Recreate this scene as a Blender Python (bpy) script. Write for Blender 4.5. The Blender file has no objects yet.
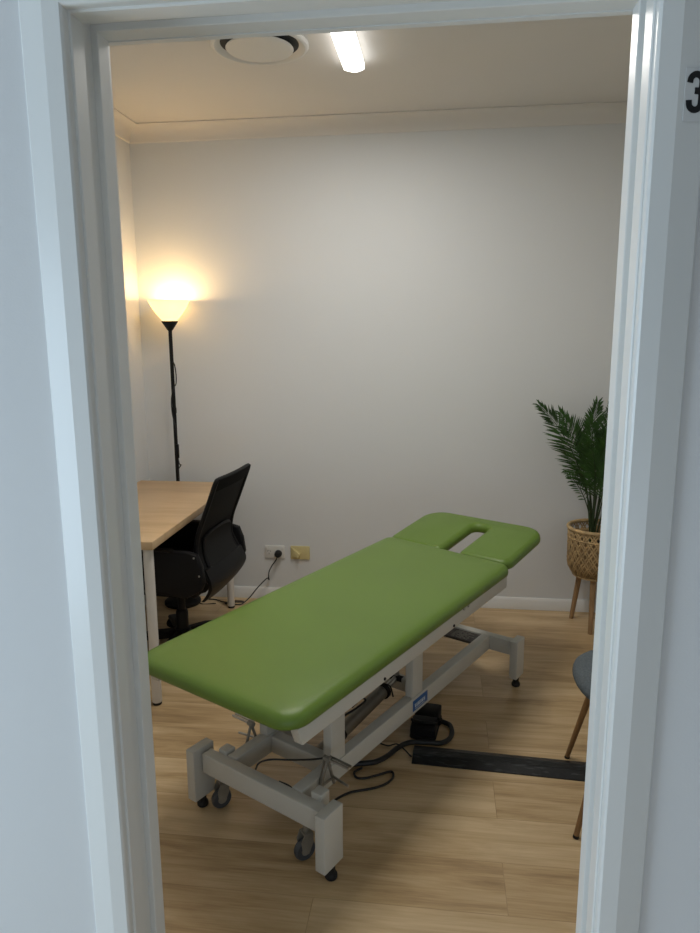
import bpy, bmesh, math, random
from mathutils import Vector, Matrix, Euler
random.seed(7)
SC = bpy.context.scene
COL = SC.collection
PI = math.pi

# ------------------------------------------------------------------ materials
def lin(c):
    return tuple((x / 12.92 if x <= .04045 else ((x + .055) / 1.055) ** 2.4) for x in c)

def base_mat(name, color, rough=.5, metal=0., spec=.5, bump=0., bscale=60., var=0., vscale=8., coat=0., aniso=None):
    m = bpy.data.materials.new(name)
    m.use_nodes = True
    nt = m.node_tree
    b = nt.nodes['Principled BSDF']
    b.inputs['Base Color'].default_value = (*color, 1)
    b.inputs['Roughness'].default_value = rough
    b.inputs['Metallic'].default_value = metal
    b.inputs['Specular IOR Level'].default_value = spec
    b.inputs['Coat Weight'].default_value = coat
    tc = nt.nodes.new('ShaderNodeTexCoord')
    if var > 0:
        n = nt.nodes.new('ShaderNodeTexNoise')
        n.inputs['Scale'].default_value = vscale
        n.inputs['Detail'].default_value = 4
        mp = nt.nodes.new('ShaderNodeMapping')
        if aniso:
            mp.inputs['Scale'].default_value = aniso
        nt.links.new(tc.outputs['Object'], mp.inputs[0])
        nt.links.new(mp.outputs[0], n.inputs['Vector'])
        r = nt.nodes.new('ShaderNodeValToRGB')
        r.color_ramp.elements[0].position = .3
        r.color_ramp.elements[1].position = .7
        r.color_ramp.elements[0].color = (*[c * (1 - var) for c in color], 1)
        r.color_ramp.elements[1].color = (*[min(1, c * (1 + var)) for c in color], 1)
        nt.links.new(n.outputs['Fac'], r.inputs[0])
        nt.links.new(r.outputs[0], b.inputs['Base Color'])
    if bump > 0:
        n = nt.nodes.new('ShaderNodeTexNoise')
        n.inputs['Scale'].default_value = bscale
        n.inputs['Detail'].default_value = 3
        nt.links.new(tc.outputs['Object'], n.inputs['Vector'])
        bp = nt.nodes.new('ShaderNodeBump')
        bp.inputs['Strength'].default_value = bump
        bp.inputs['Distance'].default_value = .002
        nt.links.new(n.outputs['Fac'], bp.inputs['Height'])
        nt.links.new(bp.outputs[0], b.inputs['Normal'])
    return m

M = {}
M['wall'] = base_mat('wall_paint', (.685, .70, .705), .75, spec=.25, bump=.15, bscale=220, var=.012, vscale=1.5)
M['hall'] = base_mat('hall_paint', (.70, .71, .72), .7, spec=.3, bump=.12, bscale=220)
M['hall_dark'] = base_mat('hall_low_bounce_paint', (.30, .31, .32), .7, spec=.3)  # for unseen hall walls, darkened to cut bounced light on the door frame
M['ceil'] = base_mat('ceiling_paint', (.72, .70, .67), .85, spec=.2, var=.01, vscale=2)
M['trim'] = base_mat('trim_enamel', (.74, .75, .74), .32, spec=.45, bump=.05, bscale=40)
M['skirt'] = base_mat('skirting_enamel', (.74, .74, .72), .4, spec=.4)
M['green'] = base_mat('green_vinyl', (.125, .215, .030), .34, spec=.45, bump=.25, bscale=900, var=.06, vscale=3)
M['cream_metal'] = base_mat('cream_powdercoat', (.58, .57, .52), .42, spec=.4, bump=.1, bscale=300)
M['black_rubber'] = base_mat('black_rubber', (.012, .012, .012), .6, spec=.35)
M['black_plastic'] = base_mat('black_plastic', (.005, .005, .006), .5, spec=.22)
M['black_fabric'] = base_mat('black_fabric', (.006, .006, .007), .9, spec=.15, bump=.5, bscale=500)
M['black_metal'] = base_mat('black_metal', (.006, .0055, .005), .5, metal=.0, spec=.25)
M['chrome'] = base_mat('worn_chrome', (.45, .44, .42), .3, metal=1.)
M['steel'] = base_mat('grey_steel', (.26, .24, .20), .4, metal=.25, var=.1, vscale=30)
M['wheel'] = base_mat('grey_wheel', (.06, .065, .072), .45)
M['white_metal'] = base_mat('white_powdercoat', (.72, .70, .66), .4)
M['white_plastic'] = base_mat('white_plastic', (.72, .71, .67), .35)
M['ivory_plastic'] = base_mat('ivory_plastic', (.62, .53, .26), .4)
M['cable'] = base_mat('black_cable', (.010, .010, .010), .5)
M['leaf'] = base_mat('palm_leaf', (.042, .105, .022), .5, spec=.4, var=.5, vscale=14)
M['stem'] = base_mat('palm_stem', (.030, .055, .018), .55)
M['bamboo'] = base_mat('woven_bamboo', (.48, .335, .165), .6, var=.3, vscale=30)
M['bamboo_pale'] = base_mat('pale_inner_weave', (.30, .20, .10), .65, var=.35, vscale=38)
M['leg_wood'] = base_mat('stand_leg_wood', (.32, .20, .10), .55, var=.2, vscale=12, aniso=(6, 6, 1))
M['chair_leg'] = base_mat('chair_leg_woodgrain', (.26, .14, .055), .45, var=.2, vscale=12, aniso=(6, 6, 1))
M['grey_fabric'] = base_mat('grey_upholstery', (.115, .135, .15), .95, spec=.1, bump=.8, bscale=420, var=.2, vscale=160)
M['blue'] = base_mat('blue_sticker', (.012, .10, .33), .35)
M['sticker_white'] = base_mat('sticker_white', (.6, .68, .75), .4)
M['plate'] = base_mat('dark_plate', (.055, .045, .04), .5, var=.5, vscale=45)
M['ink'] = base_mat('black_vinyl', (.008, .008, .009), .4)
M['clear'] = base_mat('number_backing', (.68, .69, .69), .35)
M['vent'] = base_mat('vent_plastic', (.72, .71, .68), .45)
M['vent_dark'] = base_mat('vent_dark', (.05, .05, .05), .8)
M['desk_edge'] = base_mat('desk_edge_band', (.46, .32, .185), .5)
M['soil'] = base_mat('dark_moss', (.03, .025, .015), .9, bump=1, bscale=80)
M['screw'] = base_mat('screw_steel', (.5, .5, .48), .3, metal=1)

def emit_mat(name, color, strength):
    m = bpy.data.materials.new(name)
    m.use_nodes = True
    nt = m.node_tree
    nt.nodes.clear()
    e = nt.nodes.new('ShaderNodeEmission')
    e.inputs[0].default_value = (*color, 1)
    e.inputs[1].default_value = strength
    o = nt.nodes.new('ShaderNodeOutputMaterial')
    nt.links.new(e.outputs[0], o.inputs[0])
    return m
M['led'] = emit_mat('led_diffuser', (1, .97, .92), 4.5)
M['bulb'] = emit_mat('bulb_glow', (1, .68, .30), 60)
M['daylight'] = emit_mat('daylight_pane', (.66, .84, 1), 6)

def shade_mat():
    m = bpy.data.materials.new('frosted_shade')
    m.use_nodes = True
    nt = m.node_tree
    nt.nodes.clear()
    d = nt.nodes.new('ShaderNodeBsdfDiffuse'); d.inputs[0].default_value = (.8, .76, .66, 1)
    t = nt.nodes.new('ShaderNodeBsdfTranslucent'); t.inputs[0].default_value = (.85, .80, .68, 1)
    mx = nt.nodes.new('ShaderNodeMixShader'); mx.inputs[0].default_value = .55
    o = nt.nodes.new('ShaderNodeOutputMaterial')
    nt.links.new(d.outputs[0], mx.inputs[1]); nt.links.new(t.outputs[0], mx.inputs[2])
    nt.links.new(mx.outputs[0], o.inputs[0])
    return m
M['shade'] = shade_mat()

def wood_floor(name, cols, length, width, off=(0, 0), rough=.33, mortar=.0012, grain=1.):
    """planks along X"""
    m = bpy.data.materials.new(name)
    m.use_nodes = True
    nt = m.node_tree
    N, L = nt.nodes, nt.links
    b = N['Principled BSDF']
    tc = N.new('ShaderNodeTexCoord')
    mp = N.new('ShaderNodeMapping'); mp.inputs['Location'].default_value = (off[0], off[1], 0)
    L.new(tc.outputs['Object'], mp.inputs[0])
    br = N.new('ShaderNodeTexBrick')
    br.offset = .37; br.offset_frequency = 2
    br.inputs['Scale'].default_value = 1
    br.inputs['Brick Width'].default_value = length
    br.inputs['Row Height'].default_value = width
    br.inputs['Mortar Size'].default_value = mortar
    br.inputs['Mortar Smooth'].default_value = .3
    br.inputs['Color1'].default_value = (0, 0, 0, 1)
    br.inputs['Color2'].default_value = (1, 1, 1, 1)
    br.inputs['Mortar'].default_value = (.5, .5, .5, 1)
    L.new(mp.outputs[0], br.inputs['Vector'])
    # per plank shift of the grain
    sep = N.new('ShaderNodeVectorMath'); sep.operation = 'MULTIPLY_ADD'
    L.new(br.outputs['Color'], sep.inputs[0])
    sep.inputs[1].default_value = (7, 3, 5)
    L.new(mp.outputs[0], sep.inputs[2])
    st = N.new('ShaderNodeMapping'); st.inputs['Scale'].default_value = (1.1, 9, 1)
    L.new(sep.outputs[0], st.inputs[0])
    n1 = N.new('ShaderNodeTexNoise'); n1.inputs['Scale'].default_value = 1.6; n1.inputs['Detail'].default_value = 6
    n1.inputs['Roughness'].default_value = .6; n1.inputs['Distortion'].default_value = .6
    L.new(st.outputs[0], n1.inputs['Vector'])
    st2 = N.new('ShaderNodeMapping'); st2.inputs['Scale'].default_value = (4, 110, 1)
    L.new(sep.outputs[0], st2.inputs[0])
    n2 = N.new('ShaderNodeTexNoise'); n2.inputs['Scale'].default_value = 1.5; n2.inputs['Detail'].default_value = 3
    L.new(st2.outputs[0], n2.inputs['Vector'])
    a = N.new('ShaderNodeMath'); a.operation = 'MULTIPLY_ADD'
    L.new(n2.outputs['Fac'], a.inputs[0]); a.inputs[1].default_value = .28 * grain
    L.new(n1.outputs['Fac'], a.inputs[2])
    a2 = N.new('ShaderNodeMath'); a2.operation = 'MULTIPLY_ADD'
    L.new(br.outputs['Color'], a2.inputs[0]); a2.inputs[1].default_value = .16
    L.new(a.outputs[0], a2.inputs[2])
    r = N.new('ShaderNodeValToRGB')
    e = r.color_ramp.elements
    e[0].position = .42; e[0].color = (*cols[0], 1)
    e[1].position = .92; e[1].color = (*cols[2], 1)
    k = e.new(.66); k.color = (*cols[1], 1)
    L.new(a2.outputs[0], r.inputs[0])
    mx = N.new('ShaderNodeMixRGB'); mx.blend_type = 'MULTIPLY'
    L.new(br.outputs['Fac'], mx.inputs[0]); L.new(r.outputs[0], mx.inputs[1])
    mx.inputs[2].default_value = (.72, .68, .64, 1)
    L.new(mx.outputs[0], b.inputs['Base Color'])
    b.inputs['Roughness'].default_value = rough
    b.inputs['Specular IOR Level'].default_value = .45
    bp = N.new('ShaderNodeBump'); bp.inputs['Strength'].default_value = .12; bp.inputs['Distance'].default_value = .001
    L.new(n2.outputs['Fac'], bp.inputs['Height']); L.new(bp.outputs[0], b.inputs['Normal'])
    return m
M['floor'] = wood_floor('oak_planks', [(.26, .165, .080), (.49, .340, .180), (.66, .50, .30)], 1.45, .197, (-.347, -.018))
M['desk'] = wood_floor('oak_laminate', [(.46, .31, .17), (.54, .38, .22), (.60, .43, .26)], 9., 5., (2, 2), rough=.42, mortar=0, grain=.7)

# ------------------------------------------------------------------ mesh helpers
def finish(name, bm, mat, parent=None, smooth=True, angle=35):
    me = bpy.data.meshes.new(name)
    bmesh.ops.remove_doubles(bm, verts=bm.verts, dist=1e-6)
    bmesh.ops.recalc_face_normals(bm, faces=bm.faces)
    bm.to_mesh(me); bm.free()
    if smooth:
        for p in me.polygons: p.use_smooth = True
        me.set_sharp_from_angle(angle=math.radians(angle))
    me.materials.append(mat if not isinstance(mat, str) else M[mat])
    o = bpy.data.objects.new(name, me)
    COL.objects.link(o)
    if parent: o.parent = parent
    return o

def merge(dst, src, mat4=None):
    if mat4 is not None: bmesh.ops.transform(src, matrix=mat4, verts=src.verts)
    me = bpy.data.meshes.new('tmp'); src.to_mesh(me); src.free()
    dst.from_mesh(me); bpy.data.meshes.remove(me)

def box(bm, lo, hi, r=0., seg=2, mat4=None):
    t = bmesh.new()
    bmesh.ops.create_cube(t, size=1)
    s = [hi[i] - lo[i] for i in range(3)]; c = [(hi[i] + lo[i]) / 2 for i in range(3)]
    for v in t.verts:
        v.co = Vector((v.co.x * s[0] + c[0], v.co.y * s[1] + c[1], v.co.z * s[2] + c[2]))
    if r > 0:
        bmesh.ops.bevel(t, geom=list(t.edges), offset=min(r, min(s) * .49), segments=seg, profile=.5, affect='EDGES')
    merge(bm, t, mat4)

def rbox(lo, hi, r=0., seg=2):
    bm = bmesh.new(); box(bm, lo, hi, r, seg); return bm

def frame_of(d):
    d = d.normalized()
    up = Vector((0, 0, 1)) if abs(d.z) < .95 else Vector((1, 0, 0))
    a = d.cross(up).normalized(); b = d.cross(a).normalized()
    return a, b

def tube(bm, pts, r, n=12, cap=True, closed=False, smoothpts=0, flat=1.):
    pts = [Vector(p) for p in pts]
    if smoothpts:
        pts = catmull(pts, smoothpts, closed)
    rs = r if isinstance(r, (list, tuple)) else [r] * len(pts)
    if len(rs) != len(pts):
        rs = [rs[0] + (rs[-1] - rs[0]) * i / (len(pts) - 1) for i in range(len(pts))]
    rings = []
    a = None
    for i, p in enumerate(pts):
        if closed:
            d = pts[(i + 1) % len(pts)] - pts[i - 1]
        else:
            d = (pts[min(i + 1, len(pts) - 1)] - pts[max(i - 1, 0)])
        d.normalize()
        if a is None: a, b = frame_of(d)
        else:
            a = (a - d * a.dot(d)).normalized(); b = d.cross(a).normalized()
        rings.append([bm.verts.new(p + (a * math.cos(2 * PI * k / n) + b * flat * math.sin(2 * PI * k / n)) * rs[i]) for k in range(n)])
    m = len(rings)
    for i in range(m if closed else m - 1):
        A, B = rings[i], rings[(i + 1) % m]
        for k in range(n):
            bm.faces.new((A[k], A[(k + 1) % n], B[(k + 1) % n], B[k]))
    if cap and not closed:
        bm.faces.new(rings[0][::-1]); bm.faces.new(rings[-1])

def catmull(P, k, closed=False):
    out = []
    n = len(P)
    rng = range(n) if closed else range(n - 1)
    for i in rng:
        p0 = P[(i - 1) % n] if closed or i > 0 else P[0] * 2 - P[1]
        p1 = P[i]; p2 = P[(i + 1) % n]
        p3 = P[(i + 2) % n] if closed or i + 2 < n else P[-1] * 2 - P[-2]
        for j in range(k):
            t = j / k
            out.append(.5 * ((2 * p1) + (p2 - p0) * t + (2 * p0 - 5 * p1 + 4 * p2 - p3) * t * t + (3 * p1 - p0 - 3 * p2 + p3) * t ** 3))
    if not closed: out.append(P[-1])
    return out

def lathe(bm, prof, n=32, c=(0, 0, 0), mat4=None, capends=True):
    t = bmesh.new()
    rings = []
    for r, z in prof:
        if r < 1e-6: rings.append([t.verts.new((0, 0, z))])
        else: rings.append([t.verts.new((r * math.cos(2 * PI * k / n), r * math.sin(2 * PI * k / n), z)) for k in range(n)])
    for A, B in zip(rings, rings[1:]):
        for k in range(n):
            a0, a1 = A[k % len(A)], A[(k + 1) % len(A)]
            b0, b1 = B[k % len(B)], B[(k + 1) % len(B)]
            vs = []
            for v in (a0, a1, b1, b0):
                if v not in vs: vs.append(v)
            if len(vs) >= 3: t.faces.new(vs)
    if capends:
        if len(rings[0]) > 1: t.faces.new(rings[0][::-1])
        if len(rings[-1]) > 1: t.faces.new(rings[-1])
    bmesh.ops.translate(t, verts=t.verts, vec=Vector(c))
    merge(bm, t, mat4)

def prism(bm, outline, z0, z1, r=0., seg=3, mat4=None, axis='z'):
    """extrude a 2D outline; bevel its rims"""
    t = bmesh.new()
    lo = [t.verts.new((x, y, z0)) for x, y in outline]
    hi = [t.verts.new((x, y, z1)) for x, y in outline]
    n = len(outline)
    t.faces.new(lo[::-1]); t.faces.new(hi)
    for i in range(n): t.faces.new((lo[i], lo[(i + 1) % n], hi[(i + 1) % n], hi[i]))
    if r > 0:
        ed = [e for e in t.edges if abs(e.verts[0].co.z - e.verts[1].co.z) < 1e-7]
        bmesh.ops.bevel(t, geom=ed, offset=r, segments=seg, profile=.5, affect='EDGES')
    if axis == 'y':   # outline in (x,z), extruded along y
        bmesh.ops.transform(t, matrix=Matrix(((1, 0, 0, 0), (0, 0, 1, 0), (0, 1, 0, 0), (0, 0, 0, 1))), verts=t.verts)
    if axis == 'x':   # outline in (y,z), extruded along x
        bmesh.ops.transform(t, matrix=Matrix(((0, 0, 1, 0), (1, 0, 0, 0), (0, 1, 0, 0), (0, 0, 0, 1))), verts=t.verts)
    merge(bm, t, mat4)

def rrect(x0, y0, x1, y1, r, n=6):
    out = []
    rr = r if isinstance(r, (list, tuple)) else [r] * 4
    for (cx, cy, a0, q) in ((x1, y1, 0, rr[2]), (x0, y1, 90, rr[3]), (x0, y0, 180, rr[0]), (x1, y0, 270, rr[1])):
        sx = 1 if cx == x1 else -1; sy = 1 if cy == y1 else -1
        for k in range(n + 1):
            a = math.radians(a0 + 90 * k / n)
            out.append((cx - sx * q + q * math.cos(a), cy - sy * q + q * math.sin(a)))
    return out

def empty(name, label, cat, loc=(0, 0, 0), rz=0., group=None):
    o = bpy.data.objects.new(name, None)
    COL.objects.link(o)
    o.location = loc; o.rotation_euler = (0, 0, rz); o.empty_display_size = .1
    o['label'] = label; o['category'] = cat
    if group: o['group'] = group
    return o

def tag(o, label, cat, group=None):
    o['label'] = label; o['category'] = cat
    if group: o['group'] = group
    return o

def struct(name, bm, mat, smooth=False, angle=30):
    o = finish(name, bm, mat, None, smooth, angle); o['kind'] = 'structure'; return o

# ------------------------------------------------------------------ the room
XL, XR, D, ZC, T = -1.562, 1.31, 2.825, 2.655, .131
HY = -2.35
HXL, HXR = -2.6, 2.2
struct('floor', rbox((HXL, HY, -.05), (HXR, D + .05, 0)), 'floor')
struct('ceiling', rbox((HXL, HY, ZC), (HXR, D + .05, ZC + .05)), 'ceil')
struct('wall_back', rbox((XL - .06, D, 0), (XR + .06, D + .06, ZC)), 'wall')
struct('wall_left', rbox((XL - .06, T, 0), (XL, D, ZC)), 'wall')
struct('wall_right', rbox((XR, T, 0), (XR + .06, D, ZC)), 'wall')
JX, JZ, TH = .4124, 2.0215, .028
bm = bmesh.new()
box(bm, (HXL, 0, 0), (-JX - TH, T, ZC)); box(bm, (JX + TH, 0, 0), (HXR, T, ZC)); box(bm, (-JX - TH, 0, JZ + TH), (JX + TH, T, ZC))
struct('wall_front', bm, 'hall')
RX0, RX1, RZ0, RZ1 = -.5, 1.5, .04, .80
bm = bmesh.new()   # unseen rear hall wall; low opening added to admit fill light
box(bm, (HXL, HY - .06, 0), (RX0, HY, ZC)); box(bm, (RX1, HY - .06, 0), (HXR, HY, ZC))
box(bm, (RX0, HY - .06, 0), (RX1, HY, RZ0)); box(bm, (RX0, HY - .06, RZ1), (RX1, HY, ZC))
struct('wall_hall_rear', bm, 'hall_dark')
bm = bmesh.new()
for a, b in (((RX0, RZ0), (RX0 + .05, RZ1)), ((RX1 - .05, RZ0), (RX1, RZ1)), ((RX0 + .05, RZ0), (RX1 - .05, RZ0 + .05)), ((RX0 + .05, RZ1 - .05), (RX1 - .05, RZ1)), ((.48, RZ0 + .05), (.52, RZ1 - .05))):
    box(bm, (a[0], HY - .05, a[1]), (b[0], HY - .01, b[1]), .004)
struct('fill_opening_frame', bm, 'trim')  # frame round the added fill-light opening, out of view
struct('wall_hall_right', rbox((HXR, HY, 0), (HXR + .06, T, ZC)), 'hall_dark')
bm = bmesh.new()   # hall end wall with a tall window on the left
W0, W1, WZ0, WZ1 = -2.15, -.35, .08, 1.95
box(bm, (HXL - .06, HY, 0), (HXL, W0, ZC)); box(bm, (HXL - .06, W1, 0), (HXL, T, ZC))
box(bm, (HXL - .06, W0, 0), (HXL, W1, WZ0)); box(bm, (HXL - .06, W0, WZ1), (HXL, W1, ZC))
struct('wall_hall_left', bm, 'hall')
bm = bmesh.new()
for a, b in (((W0, WZ0), (W0 + .05, WZ1)), ((W1 - .05, WZ0), (W1, WZ1)), ((W0, WZ0), (W1, WZ0 + .05)), ((W0, WZ1 - .05), (W1, WZ1)), (((W0 + W1) / 2 - .02, WZ0), ((W0 + W1) / 2 + .02, WZ1))):
    box(bm, (HXL - .05, a[0], a[1]), (HXL - .01, b[0], b[1]), .004)
struct('window_1', bm, 'trim')

def u_sweep(prof, name, mat):
    """profile (outward offset, y) swept round the door opening"""
    bm = bmesh.new()
    rings = []
    for o, y in prof:
        w, t = JX + o, JZ + o + (.006 if .09 < y < T + .0001 and o < TH else 0)
        rings.append([bm.verts.new(v) for v in ((-w, y, 0), (-w, y, t), (w, y, t), (w, y, 0))])
    n = len(rings)
    for i in range(n):
        A, B = rings[i], rings[(i + 1) % n]
        for k in range(3): bm.faces.new((A[k], A[k + 1], B[k + 1], B[k]))
    bm.faces.new([r[0] for r in rings]); bm.faces.new([r[3] for r in rings][::-1])
    return struct(name, bm, mat, True, 6)
u_sweep([(.002, -.0005), (0, .0015), (0, .039), (.0015, .0405), (.016, .041), (.016, .0962), (.0062, .0964), (.0050, .0980), (.0034, .1295), (.005, .131), (TH, .131), (TH, -.0005)], 'trim_1', 'trim')
u_sweep([(.0035, -.0005), (.0035, -.0125), (.0045, -.0155), (.0075, -.018), (.0345, -.018), (.0365, -.0175), (.0735, -.0085), (.0762, -.006), (.0762, -.0005)], 'trim_2', 'trim')
# room-side architrave
u_sweep([(.008, T + .0005), (.008, T + .014), (.012, T + .018), (.075, T + .012), (.078, T + .0005)], 'trim_3', 'trim')

# cornice (cove) and skirting, inside the room
def cove(n=8, k=.080):
    pts = [(0, -k), (.006, -k), (.008, -k + .004)]
    for i in range(n + 1):
        a = PI / 2 * i / n
        pts.append((k - .006 - (k - .014) * math.cos(a) , -k + .008 + (k - .014) * math.sin(a)))
    pts += [(k - .004, -.006), (k, -.006), (k, -.0005), (0, -.0005)]
    return pts
def run(prof, p0, p1, nrm, name, mat, z=0.):
    """profile (out from wall, up) swept p0->p1, mitred 45 deg at both ends"""
    bm = bmesh.new()
    p0, p1, nrm = Vector((*p0, 0)), Vector((*p1, 0)), Vector((*nrm, 0))
    d = (p1 - p0).normalized()
    A, B = [], []
    for o, h in prof:
        A.append(bm.verts.new(p0 + nrm * o + d * o + Vector((0, 0, z + h))))
        B.append(bm.verts.new(p1 + nrm * o - d * o + Vector((0, 0, z + h))))
    n = len(A)
    for i in range(n): bm.faces.new((A[i], A[(i + 1) % n], B[(i + 1) % n], B[i]))
    bm.faces.new(A); bm.faces.new(B[::-1])
    return struct(name, bm, mat, True)
E_ = .0005
cv = [(a + E_, b) for a, b in cove()]
run(cv, (XL, D), (XR, D), (0, -1), 'trim_4', 'ceil', ZC)
run(cv, (XL, T), (XL, D), (1, 0), 'trim_5', 'ceil', ZC)
run(cv, (XR, D), (XR, T), (-1, 0), 'trim_6', 'ceil', ZC)
run(cv, (XR, T), (XL, T), (0, 1), 'trim_7', 'ceil', ZC)
sk = [(E_, .0005), (.013, .0005), (.013, .056), (.009, .063), (.006, .068), (E_, .069)]
run(sk, (XL, D), (XR, D), (0, -1), 'baseboard_back', 'skirt')
run(sk, (XL, T), (XL, D), (1, 0), 'baseboard_left', 'skirt')
run(sk, (XR, D), (XR, T), (-1, 0), 'baseboard_right', 'skirt')

# number on the right-hand architrave
SL = math.atan2(.009, .0375)
num = empty('door_number', 'black number 3 on a pale sticker, on the right door architrave', 'sign', (.4695, -.0136, 1.869), 0)
num.rotation_euler = (0, 0, .236); num.scale = (.92, 1, .92)
bm = bmesh.new(); box(bm, (-.0165, -.0008, -.040), (.0175, .0, .033), .0002, 1)
finish('backing', bm, 'clear', num)
bm = bmesh.new()
def arc(cx, cz, rx, rz, a0, a1, n=14): return [(cx + rx * math.cos(math.radians(a0 + (a1 - a0) * i / n)), cz + rz * math.sin(math.radians(a0 + (a1 - a0) * i / n))) for i in range(n + 1)]
def strokes(bm, pts, w, y0, y1):
    L, R = [], []
    for i, p in enumerate(pts):
        q0 = pts[max(0, i - 1)]; q1 = pts[min(len(pts) - 1, i + 1)]
        dx, dz = q1[0] - q0[0], q1[1] - q0[1]; l = math.hypot(dx, dz) or 1
        nx, nz = -dz / l * w / 2, dx / l * w / 2
        L.append((p[0] + nx, p[1] + nz)); R.append((p[0] - nx, p[1] - nz))
    prism(bm, L + R[::-1], y0, y1, axis='y')
top = [(-.0095, .0125)] + arc(0, .0145, .0092, .0095, 180, 0) + [(.0092, .0095)] + arc(.0035, .007, .0057, .0052, 0, -90)[1:] + [(-.001, .0015)]
bot = [(-.001, .0019)] + arc(.0035, -.0042, .0057, .0058, 90, 0) + [(.0092, -.0135)] + arc(0, -.0145, .0092, .0095, 0, -180)[1:] + [(-.0095, -.011)]
strokes(bm, top, .0088, -.0016, -.0006); strokes(bm, bot, .0088, -.0017, -.0006)
finish('numeral', bm, 'ink', num, False)

# ------------------------------------------------------------------ ceiling fittings
cl = empty('ceiling_light', 'long slim white batten light glowing on the ceiling', 'ceiling light', (-.235, 2.07, ZC - .0005), 0)
LW, LH, LL = .042, .036, 1.22
bm = bmesh.new(); box(bm, (-.036, -LL + .012, -.016), (.036, -.010, 0), .003); finish('housing', bm, 'white_plastic', cl)
bm = bmesh.new()
prism(bm, rrect(-LW, -LL, LW, 0, .03, 8), -LH, -.0165, .009, 4)
finish('diffuser', bm, 'led', cl)

vt = empty('ceiling_vent', 'round white air vent with a dropped centre disc on the ceiling', 'vent', (-.577, 1.825, ZC - .0005))
bm = bmesh.new()
lathe(bm, [(.150, -.001), (.189, 0), (.190, -.006), (.185, -.013), (.176, -.016), (.166, -.013), (.156, -.003), (.150, -.001)], 64, capends=False)
finish('rim', bm, 'vent', vt)
bm = bmesh.new(); lathe(bm, [(.155, -.0015), (0, -.0015)], 48, capends=False); finish('duct_opening', bm, 'vent_dark', vt)
bm = bmesh.new()
lathe(bm, [(0, -.014), (.118, -.014), (.129, -.016), (.131, -.019), (.128, -.022), (.118, -.024), (0, -.024)], 64, c=(0, 0, 0))
finish('centre_disc', bm, 'vent', vt)
bm = bmesh.new(); lathe(bm, [(.02, -.015), (.02, -.0016)], 16); finish('hub', bm, 'vent', vt)

# ------------------------------------------------------------------ treatment table
TT = empty('treatment_table', 'green padded treatment table on a cream steel wheeled frame', 'massage table', (-.070, 1.439, 0), math.radians(-28))
def tilt(y): return (y + .89) / 1.48 * .028            # the bed rises gently to the head end
# main cushion
NX = .323
CXO = -.012
def cushion(out_fn, levels):
    """levels: list (inset, z). out_fn(inset)->outline"""
    bm = bmesh.new()
    rings = []
    for ins, z in levels:
        rings.append([bm.verts.new((x, y, z)) for x, y in out_fn(ins)])
    for A, B in zip(rings, rings[1:]):
        n = len(A)
        for i in range(n): bm.faces.new((A[i], A[(i + 1) % n], B[(i + 1) % n], B[i]))
    bm.faces.new(rings[0][::-1]); bm.faces.new(rings[-1])
    return bm
y0c, y1c = -.898, .540
def mo(i):
    return rrect(-NX + i, y0c + i, NX - i, y1c - i, [max(.075 - i * .9, .012), max(.075 - i * .9, .012), max(.045 - i * .9, .010), max(.045 - i * .9, .01)], 8)
lv = [(.02, .553), (.008, .553), (.003, .556), (.001, .562), (0, .570), (.0015, .579), (.006, .587), (.013, .5935), (.023, .5975), (.04, .6), (.08, .6025), (.15, .604), (.24, .6045), (.30, .6045)]
bm = cushion(mo, lv)
for v in bm.verts:
    t = (v.co.y - y0c) / (y1c - y0c)
    v.co.y += -.10 * v.co.x * max(0, t) ** 3
    v.co.x += CXO
    v.co.z += tilt(v.co.y)
mc = finish('body_cushion', bm, 'green', TT, True, 60)
# head cushion with the face slot (open towards the body cushion)
hw, hl = .308, .405
def head_outline():
    o = []
    o += [(.043 + .02, 0)]
    o += [(x, y) for x, y in rrect(-hw, 0, hw, hl, [.055, .055, .10, .10], 8)]
    return o
full = rrect(-hw, 0, hw, hl, [.05, .05, .10, .11], 8)
# order: top right, top left, bottom left, bottom right corner; slot goes in between bottom left and bottom right
nb = 9
slotw, slotd = .042, .315
SO = .022
CR = .030
slot = [(-slotw - CR + CR * math.sin(math.radians(a)), CR - CR * math.cos(math.radians(a))) for a in (0, 22, 45, 67, 90)] + [(-slotw, slotd - .03)] + [(-slotw + .03 - .03 * math.cos(math.radians(a)), slotd - .03 + .03 * math.sin(math.radians(a))) for a in (20, 45, 70, 90)] \
     + [(slotw - .03 + .03 * math.sin(math.radians(a)), slotd - .03 + .03 * math.cos(math.radians(a))) for a in (0, 20, 45, 70)] + [(slotw, slotd - .03)] + [(slotw + CR - CR * math.sin(math.radians(a)), CR - CR * math.cos(math.radians(a))) for a in (90, 67, 45, 22, 0)]
slot = [(x + SO, y) for x, y in slot]
outl = full[:3 * nb] + slot + full[3 * nb:]
hm = Matrix.Translation((-.016, .535, .580)) @ Matrix.Rotation(math.radians(-2.5), 4, 'Z') @ Matrix.Rotation(math.radians(8.), 4, 'X')
def inset(outline, d):
    n = len(outline); res = []
    for i in range(n):
        p = Vector(outline[i - 1]); q = Vector(outline[i]); r = Vector(outline[(i + 1) % n])
        a = (q - p).normalized(); b = (r - q).normalized()
        na = Vector((-a.y, a.x)); nb_ = Vector((-b.y, b.x))
        m = (na + nb_); m.normalize()
        k = 1 / max(.5, m.dot(na))
        res.append(tuple(q + m * d * k))
    return res
bm = bmesh.new()
rings = []
for ins, z in [(.004, 0), (.0015, .002), (0, .006), (0, .018), (.0015, .026), (.006, .034), (.012, .0385), (.019, .0415), (.025, .0425)]:
    rings.append([bm.verts.new((x, y, z)) for x, y in inset(outl, ins)])
for A, B in zip(rings, rings[1:]):
    n = len(A)
    for i in range(n): bm.faces.new((A[i], A[(i + 1) % n], B[(i + 1) % n], B[i]))
bm.faces.new(rings[0][::-1]); bm.faces.new(rings[-1])
bmesh.ops.transform(bm, matrix=hm, verts=bm.verts)
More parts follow.
